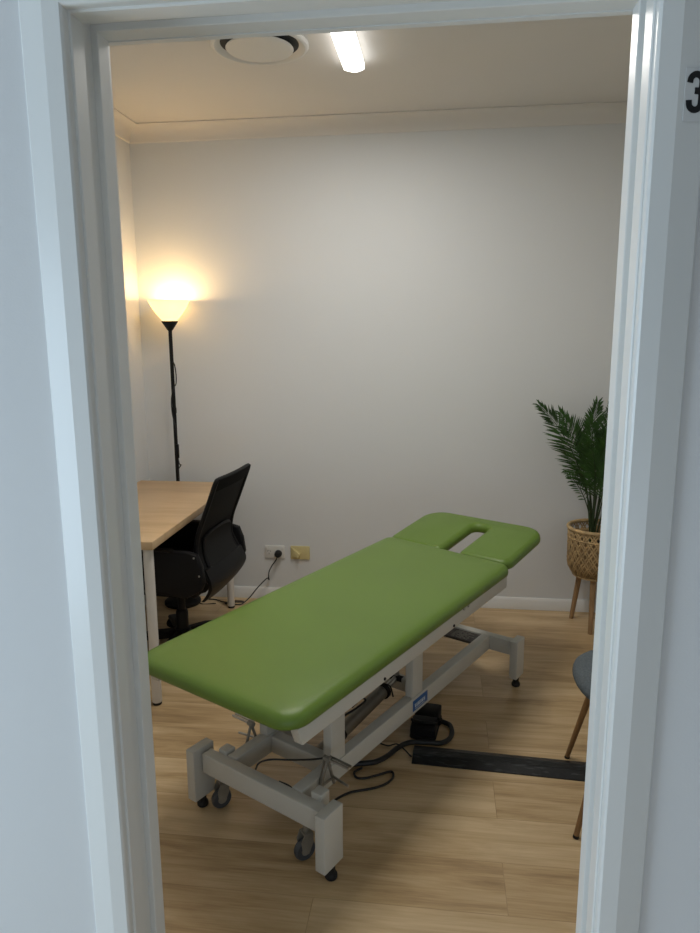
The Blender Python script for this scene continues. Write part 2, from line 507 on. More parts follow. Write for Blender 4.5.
finish('head_cushion', bm, 'green', TT, True, 50)
# hinge arms beneath the head cushion
for sx in (-.2, .2):
    bm = bmesh.new()
    tube(bm, [(sx, .40, .563), (sx, .54, .566), (sx - .01, .80, .598)], .010, 8)
    finish('head_support_arm', bm, 'cream_metal', TT)

# bed rails (rise with the bed)
def rail(x0, x1, name):
    bm = bmesh.new()
    box(bm, (x0, -.855, .497), (x1, .495, .5515), .003)
    for v in bm.verts:
        v.co.z += tilt(v.co.y)
        # angled cut at the foot end
        if v.co.y < -.8 and v.co.z < .52: v.co.y += .018
    return finish(name, bm, 'cream_metal', TT)
rail(.266, .297, 'bed_rail'); rail(-.321, -.290, 'bed_rail')
def bed_bar(y, h=.045):
    bm = bmesh.new(); z = .550 + tilt(y)
    box(bm, (-.290, y - .018, z - h), (.266, y + .018, z), .003)
    return finish('bed_crossbar', bm, 'cream_metal', TT)
for y in (-.73, -.49, .02, .45): bed_bar(y)
bm = bmesh.new()   # ply base under the cushion
box(bm, (-.31, -.86, .5518), (.285, .48, .5555), .001)
for v in bm.verts: v.co.z += tilt(v.co.y)
finish('base_board', bm, 'black_plastic', TT)

# lower frame
def part(name, lo, hi, mat='cream_metal', r=.004, parent=TT):
    return finish(name, rbox(lo, hi, r, 3), mat, parent)
part('front_beam', (-.236, -.722, .143), (.262, -.680, .212))
part('rear_beam', (-.236, .658, .148), (.262, .698, .214))
for x0 in (.118, -.158): part('base_rail', (x0, -.680, .150), (x0 + .04, .658, .215), r=.003)
for sx in (-1, 1):
    for ya, yb, zt in ((-.752, -.662, .226), (.640, .722, .223)):
        a, b = sorted((sx * .266, sx * .303)); a, b = (.262, .298) if sx > 0 else (-.279, -.242)
        lg = part('leg', (a, ya, .047), (b, yb, zt), r=.0035)
        bm = bmesh.new()
        yc = -.700 if ya < 0 else .682
        lathe(bm, [(0, 0), (.017, 0), (.019, .004), (.019, .012), (.016, .018), (.013, .020), (.013, .052), (0, .052)], 20, c=((a + b) / 2 if sx > 0 else a + .012, yc, 0))
        f = finish('rubber_foot', bm, 'black_rubber', lg)
for sx in (-1, 1):
    for y in (-.53, -.025):
        a, b = sorted((sx * .122, sx * .156))
        p = part('lift_post', (a, y, .2155), (b, y + .075, .503 + tilt(y)), r=.004)
        bm = bmesh.new()
        tube(bm, [(sx * .150, y + .05, .455), (sx * .162, y + .05, .455)], .008, 12)
        finish('pivot_bolt', bm, 'steel', p)
        bm = bmesh.new()
        tube(bm, [(sx * .150, y + .05, .49 + tilt(y)), (sx * .150 + (.14 if sx < 0 else .116) * sx, y + .05, .515 + tilt(y))], .009, 10)
        finish('pivot_pin', bm, 'steel', p)
part('base_crossbar', (-.118, -.515, .152), (.118, -.472, .212))
part('base_crossbar', (-.118, .10, .152), (.118, .135, .205))
# plate at the head end
pl = part('rating_plate', (-.118, .565, .196), (.118, .6575, .206), 'plate', .001)
bm = bmesh.new()
random.seed(3)
for i in range(7):
    x = .0
    for j in range(3 + i % 2):
        w = random.uniform(.012, .04)
        box(bm, (.0 + x, .577 + i * .011, .2063), (.0 + x + w, .5805 + i * .011, .2069)); x += w + .008
        if x > .075: break
finish('printed_marks', bm, 'steel', pl, False)
# blue maker's sticker: white marks too small to read
stk = part('blue_sticker', (.158, -.027, .163), (.1592, .083, .206), 'blue', .0004)
bm = bmesh.new()
for (a, b, c, d) in ((-.015, .188, .064, .190), (-.012, .176, -.004, .186), (.000, .176, .006, .186), (.010, .176, .022, .186), (.026, .176, .031, .186), (.035, .176, .048, .186), (.052, .176, .062, .186), (-.010, .169, .060, .171)):
    box(bm, (.1592, a, b), (.1597, c, d))
finish('sticker_marks', bm, 'sticker_white', stk, False)
# caster brackets and casters
for sx, cx, cyy, st in ((1, .172, -.690, -22), (-1, -.205, -.672, -20)):
    a, b = (.192, .232) if sx > 0 else (-.200, -.162)
    br = part('caster_bracket', (a, -.680, .150), (b, -.640, .230 if sx > 0 else .222), r=.003)
    cs = bpy.data.objects.new('caster', None); COL.objects.link(cs); cs.parent = TT
    bpy.data.objects.remove(cs)
    mt = Matrix.Translation((cx, cyy, 0)) @ Matrix.Rotation(math.radians(st), 4, 'Z')
    bm = bmesh.new()
    R = Matrix.Rotation(PI / 2, 4, 'Y')
    lathe(bm, [(0, -.010), (.020, -.011), (.028, -.011), (.033, -.008), (.035, 0), (.033, .008), (.030, .011), (.020, .011), (0, .010)], 28, mat4=mt @ Matrix.Translation((0, 0, .0355)) @ R)
    wh = finish('caster_wheel', bm, 'wheel', TT)
    bm = bmesh.new()
    lathe(bm, [(0, -.0125), (.014, -.0125), (.016, -.0105), (.016, .0105), (.014, .0125), (0, .0125)], 20, mat4=mt @ Matrix.Translation((0, 0, .0355)) @ R)
    finish('hub_cap', bm, 'steel', wh)
    bm = bmesh.new()
    for s2 in (-1, 1):
        prism(bm, [(-.014, .030), (.006, .026), (.022, .060), (.022, .093), (-.008, .093), (-.018, .07)], s2 * .0155 - .0015, s2 * .0155 + .0015, mat4=mt, axis='x')
    box(bm, (-.017, -.008, .090), (.017, .022, .094), .001, mat4=mt)
    tube(bm, [mt @ Vector((0, .006, .094)), mt @ Vector((0, .006, .147))], .009, 12)
    tube(bm, [mt @ Vector((-.018, 0, .0375)), mt @ Vector((.018, 0, .0375))], .005, 10)
    finish('caster_fork', bm, 'steel', TT)
# foot levers that raise the casters: A-shaped hangers carrying chrome rods
for sx in (1, -1):
    x0 = sx * .172; yb = -.572 if sx > 0 else -.553
    T0 = Vector((x0, yb, .270 if sx > 0 else .258))
    L1, L2 = Vector((x0 - sx * .004, yb - .042, .165)), Vector((x0, yb + .032, .170))
    bm = bmesh.new()
    tube(bm, [T0, L1], .0052, 8); tube(bm, [T0, L2], .0052, 8); tube(bm, [L1.lerp(T0, .25), L2.lerp(T0, .2)], .004, 8)
    tube(bm, [T0 - Vector((sx * .012, 0, 0)), T0 + Vector((sx * .012, 0, 0))], .009, 10)
    if sx > 0:
        prism(bm, [(yb - .036, .165), (yb - .010, .16), (yb + .004, .262), (yb - .006, .266)], x0 - .014, x0 - .010, axis='x')
    lv_ = finish('caster_lever', bm, 'steel', TT)
    dz = .0 if sx > 0 else .004
    for k, q in enumerate((0, .014)):
        bm = bmesh.new()
        tube(bm, [T0 + Vector((0, q, 0)), T0 + Vector((sx * .084, q - .004, dz))], .0042, 8)
        finish('pedal_rod', bm, 'chrome', lv_)
    bm = bmesh.new()
    e = L2.lerp(T0, .28)
    tube(bm, [e, e + Vector((sx * .072, -.012, .0))], .004, 8)
    finish('lower_rod', bm, 'chrome', lv_)
# actuator
act = bmesh.new()
P0, P1, P2 = Vector((0, -.42, .125)), Vector((0, .025, .185)), Vector((0, .105, .197))
tube(act, [P0, P1], .025, 20)
ac = finish('lift_actuator', act, 'steel', TT)
bm = bmesh.new(); tube(bm, [P1, P2], .011, 14); finish('piston_rod', bm, 'chrome', ac)
for t, rr in ((.32, .0275), (.97, .032)):
    bm = bmesh.new(); q = P0.lerp(P1, t); d = (P1 - P0).normalized() * .008
    tube(bm, [q - d, q + d], rr, 20); finish('clamp_band', bm, 'black_plastic', ac)
bm = bmesh.new(); tube(bm, [(-.03, .108, .198), (.03, .108, .198)], .013, 12); finish('pivot_block', bm, 'black_metal', ac)
bm = bmesh.new(); tube(bm, [(0, .112, .205), (0, .085, .36), (0, .03, .50)], .012, 10); finish('lift_lever', bm, 'steel', TT)
bm = bmesh.new()
tube(bm, [(0, -.36, .17), (0, -.28, .20), (0.01, -.19, .205), (.012, -.13, .21), (.005, -.15, .225), (0, -.20, .212)], .004, 8, smoothpts=5)
finish('actuator_cable', bm, 'cable', TT)
bm = bmesh.new(); tube(bm, [(0.0, .01, .215), (.02, .03, .20), (.035, .03, .16)], .003, 8, smoothpts=5); finish('cable_tie', bm, 'cable', TT)
bm = bmesh.new(); tube(bm, [(0, -.42, .125), (0, -.47, .182)], .014, 12); finish('actuator_mount', bm, 'black_metal', TT)
bm = bmesh.new()   # thin loose wire in the base
tube(bm, [(-.030, -.684, .214), (-.028, -.668, .230), (0, -.645, .240), (.06, -.615, .246), (.12, -.59, .257), (.165, -.572, .270)], .003, 8, smoothpts=6)
finish('loose_wire', bm, 'cable', TT)
# rail bolts
for y in (.10, .135):
    bm = bmesh.new(); tube(bm, [(.2965, y, .544 + tilt(y)), (.301, y, .544 + tilt(y))], .006, 12); finish('rail_screw', bm, 'screw', TT)
for y in (-.44, .02):
    bm = bmesh.new(); tube(bm, [(.2965, y, .508 + tilt(y)), (.300, y, .508 + tilt(y))], .005, 12); finish('rail_bolt', bm, 'black_metal', TT)

def settle(o, depth=0):      # the old frame stands a little out of square
    for c in o.children:
        if c.type == 'MESH':
            for v in c.data.vertices: v.co.y += -.022 * (v.co.x - .28)
        settle(c)
settle(TT)
# ------------------------------------------------------------------ desk
DZ = .732
dk = empty('desk', 'oak-topped desk with white round legs against the left wall', 'desk', (-1.28, 2.11, 0))
bm = rbox((-.278, -.58, DZ - .034), (.277, .588, DZ), .0015, 2)
dt = finish('desktop', bm, 'desk', dk)
for x in (.24, -.24):
    for y in (-.54, .55):
        bm = bmesh.new(); lathe(bm, [(.020, .012), (.021, .016), (.021, DZ - .0345)], 24, c=(x, y, 0)); l = finish('leg', bm, 'white_metal', dk)
        bm = bmesh.new(); lathe(bm, [(0, 0), (.0185, 0), (.0195, .003), (.0195, .0118), (0, .0118)], 20, c=(x, y, 0)); finish('foot', bm, 'black_rubber', l)

# ------------------------------------------------------------------ floor lamp
LX, LY = -1.344, 2.716
lp = empty('floor_lamp', 'black uplighter floor lamp with lit frosted bowl in the corner', 'lamp', (LX, LY, 0))
bm = bmesh.new(); lathe(bm, [(0, 0), (.102, 0), (.105, .006), (.104, .018), (.085, .030), (.045, .040), (.016, .046), (.012, .06), (0, .06)], 40, c=(0, -.02, 0)); finish('base', bm, 'black_metal', lp)
bm = bmesh.new(); tube(bm, [(0, -.02, .05), (0, 0, .70), (0, 0, 1.586)], .0105, 14)
tube(bm, [(0, -.004, .57), (0, -.002, .60)], .0135, 14); tube(bm, [(0, 0, 1.12), (0, 0, 1.15)], .013, 14)
finish('pole', bm, 'black_metal', lp)
bm = bmesh.new(); lathe(bm, [(.0105, 1.574), (.016, 1.580), (.044, 1.622), (.044, 1.627), (.036, 1.627), (.012, 1.59), (0, 1.59)], 32); finish('cup', bm, 'black_metal', lp)
bm = bmesh.new()
lathe(bm, [(.036, 1.6275), (.050, 1.642), (.072, 1.668), (.094, 1.702), (.1115, 1.736), (.110, 1.7375), (.092, 1.705), (.070, 1.671), (.048, 1.646), (.034, 1.632)], 48, capends=False)
finish('bowl_shade', bm, 'shade', lp)
bm = bmesh.new(); lathe(bm, [(0, 1.635), (.015, 1.640), (.017, 1.660), (.026, 1.685), (.028, 1.70), (.024, 1.716), (.013, 1.727), (0, 1.730)], 20); finish('bulb', bm, 'bulb', lp)
bm = bmesh.new()
tube(bm, [(.009, -.009, 1.41), (.022, -.016, 1.385), (.028, -.018, 1.335), (.024, -.016, 1.285), (.008, -.012, 1.262), (-.010, -.008, 1.20), (-.009, -.010, 1.12), (.006, -.013, 1.05), (.012, -.012, .98), (.013, -.014, .95)], .0032, 8, smoothpts=6)
tube(bm, [(.014, -.014, .86), (.020, -.014, .83), (.028, -.012, .825), (.012, -.013, .80), (.010, -.013, .76), (.012, -.012, .66), (.03, -.02, .55), (.04, -.02, .40), (.05, -.025, .15), (.07, -.03, .07), (.11, -.03, .0045), (.2, -.02, .0045)], .0032, 8, smoothpts=6)
cd = finish('cord', bm, 'cable', lp)
bm = bmesh.new(); box(bm, (.004, -.026, .865), (.022, -.010, .945), .004); finish('switch', bm, 'black_plastic', cd)

# ------------------------------------------------------------------ office chair: local -X is forward, built facing -X, seat at origin
OC = empty('office_chair', 'black mesh-back swivel office chair tucked at the desk', 'office chair', (-1.118, 2.10, 0), math.radians(-6))
bm = bmesh.new()
def se(w, d, r): return rrect(-d, -w, d, w, r, 6)
prism(bm, rrect(-.285, -.225, .135, .225, .07, 6), .375, .455, .028, 4)
finish('seat', bm, 'black_fabric', OC)
bm = bmesh.new(); prism(bm, rrect(-.24, -.18, .115, .18, .05, 6), .345, .376, .006, 2)
box(bm, (-.10, -.075, .305), (.12, .075, .353), .01)
finish('seat_pan', bm, 'black_plastic', OC)
bm = bmesh.new()
lathe(bm, [(.030, .085), (.030, .20), (.026, .21), (.018, .212), (.018, .31), (0, .31)], 24); finish('gas_column', bm, 'black_metal', OC)
bm = bmesh.new(); lathe(bm, [(.036, .062), (.040, .075), (.038, .115), (.030, .122), (0, .122)], 24)
st = finish('base_hub', bm, 'black_plastic', OC)
for k in range(5):
    a = math.radians(56 + 72 * k)
    mt = Matrix.Rotation(a, 4, 'Z')
    bm = bmesh.new()
    prism(bm, [(.02, .068), (.02, .112), (.14, .104), (.285, .078), (.302, .068), (.302, .056), (.28, .056)], -.020, .020, .006, 2, mat4=mt, axis='y')
    for v in bm.verts: pass
    finish('base_arm', bm, 'black_plastic', OC)
    c = mt @ Vector((.286, 0, 0))
    a2 = a + [.6, 2.0, -.9, 1.3, .2][k]
    m2 = Matrix.Translation(c) @ Matrix.Rotation(a2, 4, 'Z')
    bm = bmesh.new()
    for s2 in (-1, 1):
        lathe(bm, [(0, -.008), (.022, -.008), (.0265, -.005), (.0265, .005), (.022, .008), (0, .008)], 20, mat4=m2 @ Matrix.Translation((0, s2 * .013, .0265)) @ Matrix.Rotation(PI / 2, 4, 'X'))
    tube(bm, [m2 @ Vector((0, -.014, .0265)), m2 @ Vector((0, .014, .0265))], .006, 8)
    tube(bm, [c + Vector((0, 0, .03)), c + Vector((0, 0, .066))], .006, 8)
    box(bm, (-.024, -.0045, .03), (.006, .0045, .056), .003, mat4=m2)
    finish('caster', bm, 'black_plastic', OC)
# back: profile x(z), half width w(z)
def interp(pts, z):
    if z <= pts[0][0]: return pts[0][1]
    for (z0, x0), (z1, x1) in zip(pts, pts[1:]):
        if z <= z1: return x0 + (x1 - x0) * (z - z0) / (z1 - z0)
    return pts[-1][1]
BX = [(.28, .14), (.32, .185), (.37, .232), (.43, .262), (.50, .228), (.56, .200), (.62, .198), (.70, .226), (.77, .256), (.86, .290), (.93, .318)]
BW = [(.25, .10), (.34, .17), (.43, .214), (.52, .208), (.60, .196), (.92, .196)]
def bx(z): return sum(interp(BX, z + d) for d in (-.02, 0, .02)) / 3
def bw(z): return interp(BW, z)
def bpt(u, z, off=0):      # u in -1..1 ; the back wraps forward at its sides
    w = bw(z)
    return Vector((bx(z) - .010 * u * u + off, u * w, z))
def panel(z0, z1, u1, off, th, nu=14, nz=14, crown=0., bm=None):
    bm = bm or bmesh.new()
    F, B = [], []
    for i in range(nz + 1):
        z = z0 + (z1 - z0) * i / nz
        F.append([]); B.append([])
        for j in range(nu + 1):
            u = -u1 + 2 * u1 * j / nu
            zz = z + crown * (1 - (u / u1) ** 2) * i / nz
            p = bpt(u, z, off); p.z = zz
            F[-1].append(bm.verts.new(p)); B[-1].append(bm.verts.new(p + Vector((th, 0, 0))))
    for i in range(nz):
        for j in range(nu):
            bm.faces.new((F[i][j], F[i + 1][j], F[i + 1][j + 1], F[i][j + 1]))
            bm.faces.new((B[i][j], B[i][j + 1], B[i + 1][j + 1], B[i + 1][j]))
    for i in range(nz):
        bm.faces.new((F[i][0], B[i][0], B[i + 1][0], F[i + 1][0])); bm.faces.new((F[i][nu], F[i + 1][nu], B[i + 1][nu], B[i][nu]))
    for j in range(nu):
        bm.faces.new((F[0][j], F[0][j + 1], B[0][j + 1], B[0][j])); bm.faces.new((F[nz][j], B[nz][j], B[nz][j + 1], F[nz][j + 1]))
    return bm
def mesh_mat():
    m = base_mat('back_mesh', (.012, .012, .013), .8, spec=.2)
    nt = m.node_tree; N = nt.nodes; L = nt.links
    b = N['Principled BSDF']
    tc = N.new('ShaderNodeTexCoord')
    w = N.new('ShaderNodeTexWave'); w.bands_direction = 'Y'; w.inputs['Scale'].default_value = 38; w.inputs['Distortion'].default_value = 0
    L.new(tc.outputs['Object'], w.inputs['Vector'])
    r = N.new('ShaderNodeValToRGB'); r.color_ramp.elements[0].color = (.003, .003, .003, 1); r.color_ramp.elements[1].color = (.022, .022, .022, 1)
    L.new(w.outputs['Fac'], r.inputs[0]); L.new(r.outputs[0], b.inputs['Base Color'])
    return m
M['mesh'] = mesh_mat()
finish('back_mesh', panel(.46, .915, .94, -.006, .008), 'mesh', OC)
bm = bmesh.new()   # outer frame tube
loop = [bpt(-1, z) for z in (.47, .53, .58, .66, .74, .82, .88)] + [bpt(-.985, .908)] + [bpt(u, .917) for u in (-.9, -.4, 0, .4, .9)] + [bpt(.985, .908)] + [bpt(1, z) for z in (.88, .82, .74, .66, .58, .53, .47)] + [bpt(u, .435) for u in (.85, .45, 0, -.45, -.85)]
tube(bm, loop, .0115, 8, closed=True, smoothpts=3)
finish('back_frame', bm, 'black_plastic', OC)
bm = panel(.865, .920, .98, -.010, .022); finish('top_rail', bm, 'black_fabric', OC)
bm = panel(.475, .635, .74, .004, .014, crown=.02)
lm = finish('lumbar_pad', bm, 'mesh', OC)
bm = bmesh.new()
lu = [bpt(-.76, z, .012) for z in (.50, .55, .60, .63)]
lu2 = [bpt(.76, z, .012) for z in (.63, .60, .55, .50)]
tube(bm, lu + [bpt(-.5, .652, .012), bpt(0, .660, .012), bpt(.5, .652, .012)] + lu2 + [bpt(.4, .468, .012), bpt(0, .462, .012), bpt(-.4, .468, .012)], .007, 8, closed=True, smoothpts=3)
finish('lumbar_frame', bm, 'black_plastic', OC)
bm = bmesh.new()   # bracket from below the seat up to the back
prism(bm, [(-.02, .308), (.10, .308), (.15, .325), (.225, .41), (.215, .45), (.18, .42), (.12, .352), (-.02, .352)], -.045, .045, .006, 2, axis='y')
finish('back_bracket', bm, 'black_plastic', OC)
bm = panel(.325, .50, 1.0, .004, .016, crown=.0); finish('back_shell', bm, 'black_plastic', OC)
for s in (-1, 1):
    bm = bmesh.new()
    y0, y1 = sorted((s * .228, s * .262))
    prism(bm, [(-.24, .415), (.06, .385), (.16, .375), (.235, .42), (.250, .455), (.240, .53), (.218, .585), (.17, .597), (-.20, .592), (-.245, .575), (-.26, .45)], y0, y1, .010, 3, axis='y')
    ar = finish('armrest', bm, 'black_plastic', OC)
    bm = bmesh.new(); prism(bm, rrect(-.235, s * .245 - .022, .10, s * .245 + .022, .02, 4), .590, .600, .006, 2); finish('arm_pad', bm, 'black_rubber', ar)
    for px, pz in ((.208, .573), (.230, .490)):
        bm = bmesh.new(); tube(bm, [(px, s * .258, pz), (px, s * .2645, pz)], .0045, 10); finish('bolt_head', bm, 'screw', ar)

# ------------------------------------------------------------------ wall sockets
OY = D - .0005
so = empty('power_outlet', 'white double power outlet low on the back wall', 'power outlet', (-.812, OY, .292))
bm = bmesh.new(); prism(bm, rrect(-.059, -.038, .059, .038, .004, 3), -.009, 0, .002, 2, axis='y'); finish('cover_plate', bm, 'white_plastic', so)
for sx in (-.036, .036):
    bm = bmesh.new(); box(bm, (sx - .006 - .012 * (1 if sx < 0 else -1), -.0115, .017), (sx + .006 - .012 * (1 if sx < 0 else -1), -.0088, .031), .001); finish('rocker_switch', bm, 'white_plastic', so)
bm = bmesh.new()
for (px, pz, a) in ((-.041, .006, 30), (-.027, .006, -30), (-.034, -.010, 0)):
    box(bm, (-.0012, -.0094, -.005), (.0012, -.0088, .005), mat4=Matrix.Translation((px, 0, pz)) @ Matrix.Rotation(math.radians(a), 4, 'Y'))
finish('pin_holes', bm, 'ink', so, False)
ds = empty('data_outlet', 'yellowed ivory wall plate with angled cover, beside the power outlet', 'wall plate', (-.660, OY, .292))
bm = bmesh.new(); prism(bm, rrect(-.057, -.040, .057, .040, .003, 3), -.010, 0, .002, 2, axis='y'); finish('cover_plate', bm, 'ivory_plastic', ds)
bm = bmesh.new()
v = [bm.verts.new(p) for p in ((-.056, -.011, .037), (-.054, -.011, -.022), (-.008, -.034, -.024), (.002, -.034, -.006), (-.004, -.011, -.028), (.004, -.011, .0))]
for f in ((0, 1, 2), (0, 2, 3), (0, 3, 5), (1, 4, 2), (2, 4, 5, 3), (0, 5, 4, 1)): bm.faces.new([v[i] for i in f])
finish('angled_cover', bm, 'ivory_plastic', ds, False)
pc = empty('power_plug', 'round black power plug with a black cord down to the floor', 'power cord', (-.789, OY, .285))
bm = bmesh.new(); lathe(bm, [(0, 0), (.021, 0), (.022, .004), (.020, .026), (.014, .034), (0, .036)], 24, mat4=Matrix.Translation((0, -.0100, 0)) @ Matrix.Rotation(PI / 2, 4, 'X')); finish('plug_body', bm, 'black_rubber', pc)
bm = bmesh.new()
cp = [(-.789, 2.785, .275), (-.800, 2.782, .250), (-.822, 2.783, .22), (-.842, 2.787, .18), (-.847, 2.79, .145), (-.845, 2.79, .128), (-.852, 2.785, .140), (-.872, 2.77, .125), (-.91, 2.75, .085), (-.95, 2.735, .035), (-.985, 2.705, .008), (-1.01, 2.69, .006), (-1.05, 2.695, .006), (-1.09, 2.70, .006), (-1.06, 2.74, .006), (-1.00, 2.745, .006), (-.985, 2.72, .010), (-1.02, 2.71, .013), (-1.10, 2.72, .006), (-1.17, 2.755, .006), (-1.22, 2.75, .006)]
tube(bm, [(x + .789, y - OY, z - .285) for x, y, z in cp], .0034, 8, smoothpts=5)
finish('cord', bm, 'cable', pc)

# ------------------------------------------------------------------ floor: foot switch, its cable, cable cover
fs = empty('foot_switch', 'black twin-pedal foot switch on the floor under the green table', 'foot pedal', (.105, 1.51, 0), math.radians(-8))
bm = bmesh.new(); prism(bm, rrect(-.052, -.088, .052, .105, .018, 4), 0, .014, .004, 2); finish('base_plate', bm, 'black_rubber', fs)
for y0, y1, h in ((-.086, -.004, .056), (.010, .100, .056)):
    bm = bmesh.new()
    prism(bm, [(y0, .0145), (y1, .0145), (y1, h), (y1 - .012, h + .006), (y0 + .012, h - .002), (y0, h - .012)], -.049, .049, .006, 3, axis='x')
    finish('pedal', bm, 'black_plastic', fs)
bm = bmesh.new(); tube(bm, [(.052, .01, .02), (.06, .0, .05), (.052, -.02, .06)], .006, 8, smoothpts=4); tube(bm, [(-.050, -.04, .055), (-.02, -.06, .062), (.03, -.06, .062), (.05, -.04, .05)], .006, 8, smoothpts=4); finish('guard_bar', bm, 'black_metal', fs)
def cord(name, pts, r, label):
    x0, y0 = pts[0][:2]
    o = empty(name, label, 'cable', (x0, y0, 0)) if False else None
    bm = bmesh.new()
    tube(bm, [(p[0] - x0, p[1] - y0, p[2] if len(p) > 2 else r + .0006) for p in pts], r, 8, smoothpts=6)
    ob = finish(name, bm, 'cable')
    ob.location = (x0, y0, 0)
    return tag(ob, label, 'cable')
cord('pedal_cable', [(.170, 1.55, .012), (.200, 1.53), (.208, 1.48), (.198, 1.432), (.165, 1.399), (.115, 1.397), (.048, 1.390), (.004, 1.350), (-.03, 1.294), (-.071, 1.251), (-.114, 1.236), (-.155, 1.226), (-.20, 1.22)], .0095, 'thick black cable curling from the foot switch along the floor')
cord('power_lead', [(-.118, 1.214, .0052), (-.132, 1.201), (-.144, 1.182), (-.13, 1.155), (-.098, 1.158), (-.058, 1.180), (-.012, 1.205), (-.004, 1.169), (-.032, 1.127), (-.078, 1.099), (-.138, 1.075), (-.175, 1.044), (-.204, 1.009), (-.25, .99), (-.32, 1.04), (-.36, 1.08), (-.40, 1.10)], .0042, 'thin black lead looping on the floor below the table front')
cord('thin_wire', [(-.105, 1.42), (-.076, 1.387), (-.035, 1.368), (-.002, 1.350, .0245), (.025, 1.330, .020), (.048, 1.316, .005), (.056, 1.308)], .0028, 'short thin black wire crossing under the thick pedal cable') 
cc = empty('cable_cover', 'long black rubber cable cover lying across the floor', 'cable cover', (.062, 1.328, 0), math.radians(-3.2))
bm = bmesh.new()
prism(bm, [(-.060, 0), (-.060, .004), (-.024, .014), (-.020, .0155), (.018, .0155), (.022, .014), (.054, .004), (.054, 0)], 0, 1.17, 0, axis='x')
def scuff():
    m = base_mat('scuffed_rubber', (.013, .014, .015), .42, spec=.4, bump=.8, bscale=70)
    nt = m.node_tree; N = nt.nodes; L = nt.links
    tc = N.new('ShaderNodeTexCoord'); mp = N.new('ShaderNodeMapping'); mp.inputs['Scale'].default_value = (10, 60, 10)
    n = N.new('ShaderNodeTexNoise'); n.inputs['Scale'].default_value = 2; n.inputs['Detail'].default_value = 6
    r = N.new('ShaderNodeValToRGB'); r.color_ramp.elements[0].position = .56; r.color_ramp.elements[0].color = (.009, .010, .011, 1); r.color_ramp.elements[1].position = .78; r.color_ramp.elements[1].color = (.08, .085, .09, 1)
    L.new(tc.outputs['Object'], mp.inputs[0]); L.new(mp.outputs[0], n.inputs['Vector']); L.new(n.outputs['Fac'], r.inputs[0]); L.new(r.outputs[0], N['Principled BSDF'].inputs['Base Color'])
    return m
M['scuff'] = scuff()
finish('ramp_strip', bm, M['scuff'], cc, False)
bm = bmesh.new()
box(bm, (.002, -.019, .0156), (1.168, .017, .0172), .001)
finish('lid', bm, M['scuff'], cc, False)

# ------------------------------------------------------------------ plant stand + palm
PX, PY = .968, 2.633
ps = empty('plant_stand', 'woven bamboo basket on three wooden legs by the back wall', 'plant stand', (PX, PY, 0))
def basket_r(z):   # rounded bottom
    if z < .36: 
        t = (z - .285) / .075; return .105 + .035 * math.sin(max(0, min(1, t)) * PI / 2)
    return .140 + .004 * (z - .36) / .19
bm = bmesh.new()
ns = 22
for k in range(ns):
    for sgn in (-1, 1):
        for dlt in (-.05, .05):
            pts = []
            for i in range(13):
                t = i / 12; z = .287 + t * (.545 - .287)
                a = 2 * PI * k / ns + sgn * t * 1.15 + dlt
                r = basket_r(z) + (.0022 if (i % 2 == (0 if sgn > 0 else 1)) else -.0012)
                pts.append((r * math.cos(a), r * math.sin(a), z))
            tube(bm, pts, .0042, 4, flat=.4)
finish('woven_side', bm, 'bamboo', ps)
for z, rr in ((.546, .010), (.495, .005), (.290, .006)):
    bm = bmesh.new(); tube(bm, [(basket_r(z) * math.cos(2 * PI * i / 40), basket_r(z) * math.sin(2 * PI * i / 40), z) for i in range(40)], rr, 8, closed=True); finish('hoop', bm, 'bamboo', ps)
bm = bmesh.new(); lathe(bm, [(0, .284), (.106, .286), (.106, .292), (0, .293)], 32); finish('basket_bottom', bm, 'bamboo', ps)
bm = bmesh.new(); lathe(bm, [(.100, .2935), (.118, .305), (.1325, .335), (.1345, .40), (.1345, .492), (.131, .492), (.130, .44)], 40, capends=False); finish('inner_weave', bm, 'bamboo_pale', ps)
bm = bmesh.new(); lathe(bm, [(0, .425), (.129, .425), (.129, .438), (.06, .445), (0, .447)], 32); finish('dark_filling', bm, 'soil', ps)
for (lx, ly) in ((.879, 2.719), (.939, 2.513), (1.087, 2.668)):
    dx, dy = lx - PX, ly - PY
    bm = bmesh.new()
    tube(bm, [(dx, dy, .0), (dx * .68, dy * .68, .284)], [.0115, .0155], 14); finish('leg', bm, 'leg_wood', ps)
pa = empty('potted_palm', 'dark green feathery palm growing from the woven basket', 'palm plant', (PX - .02, PY, .450))
FN = 0
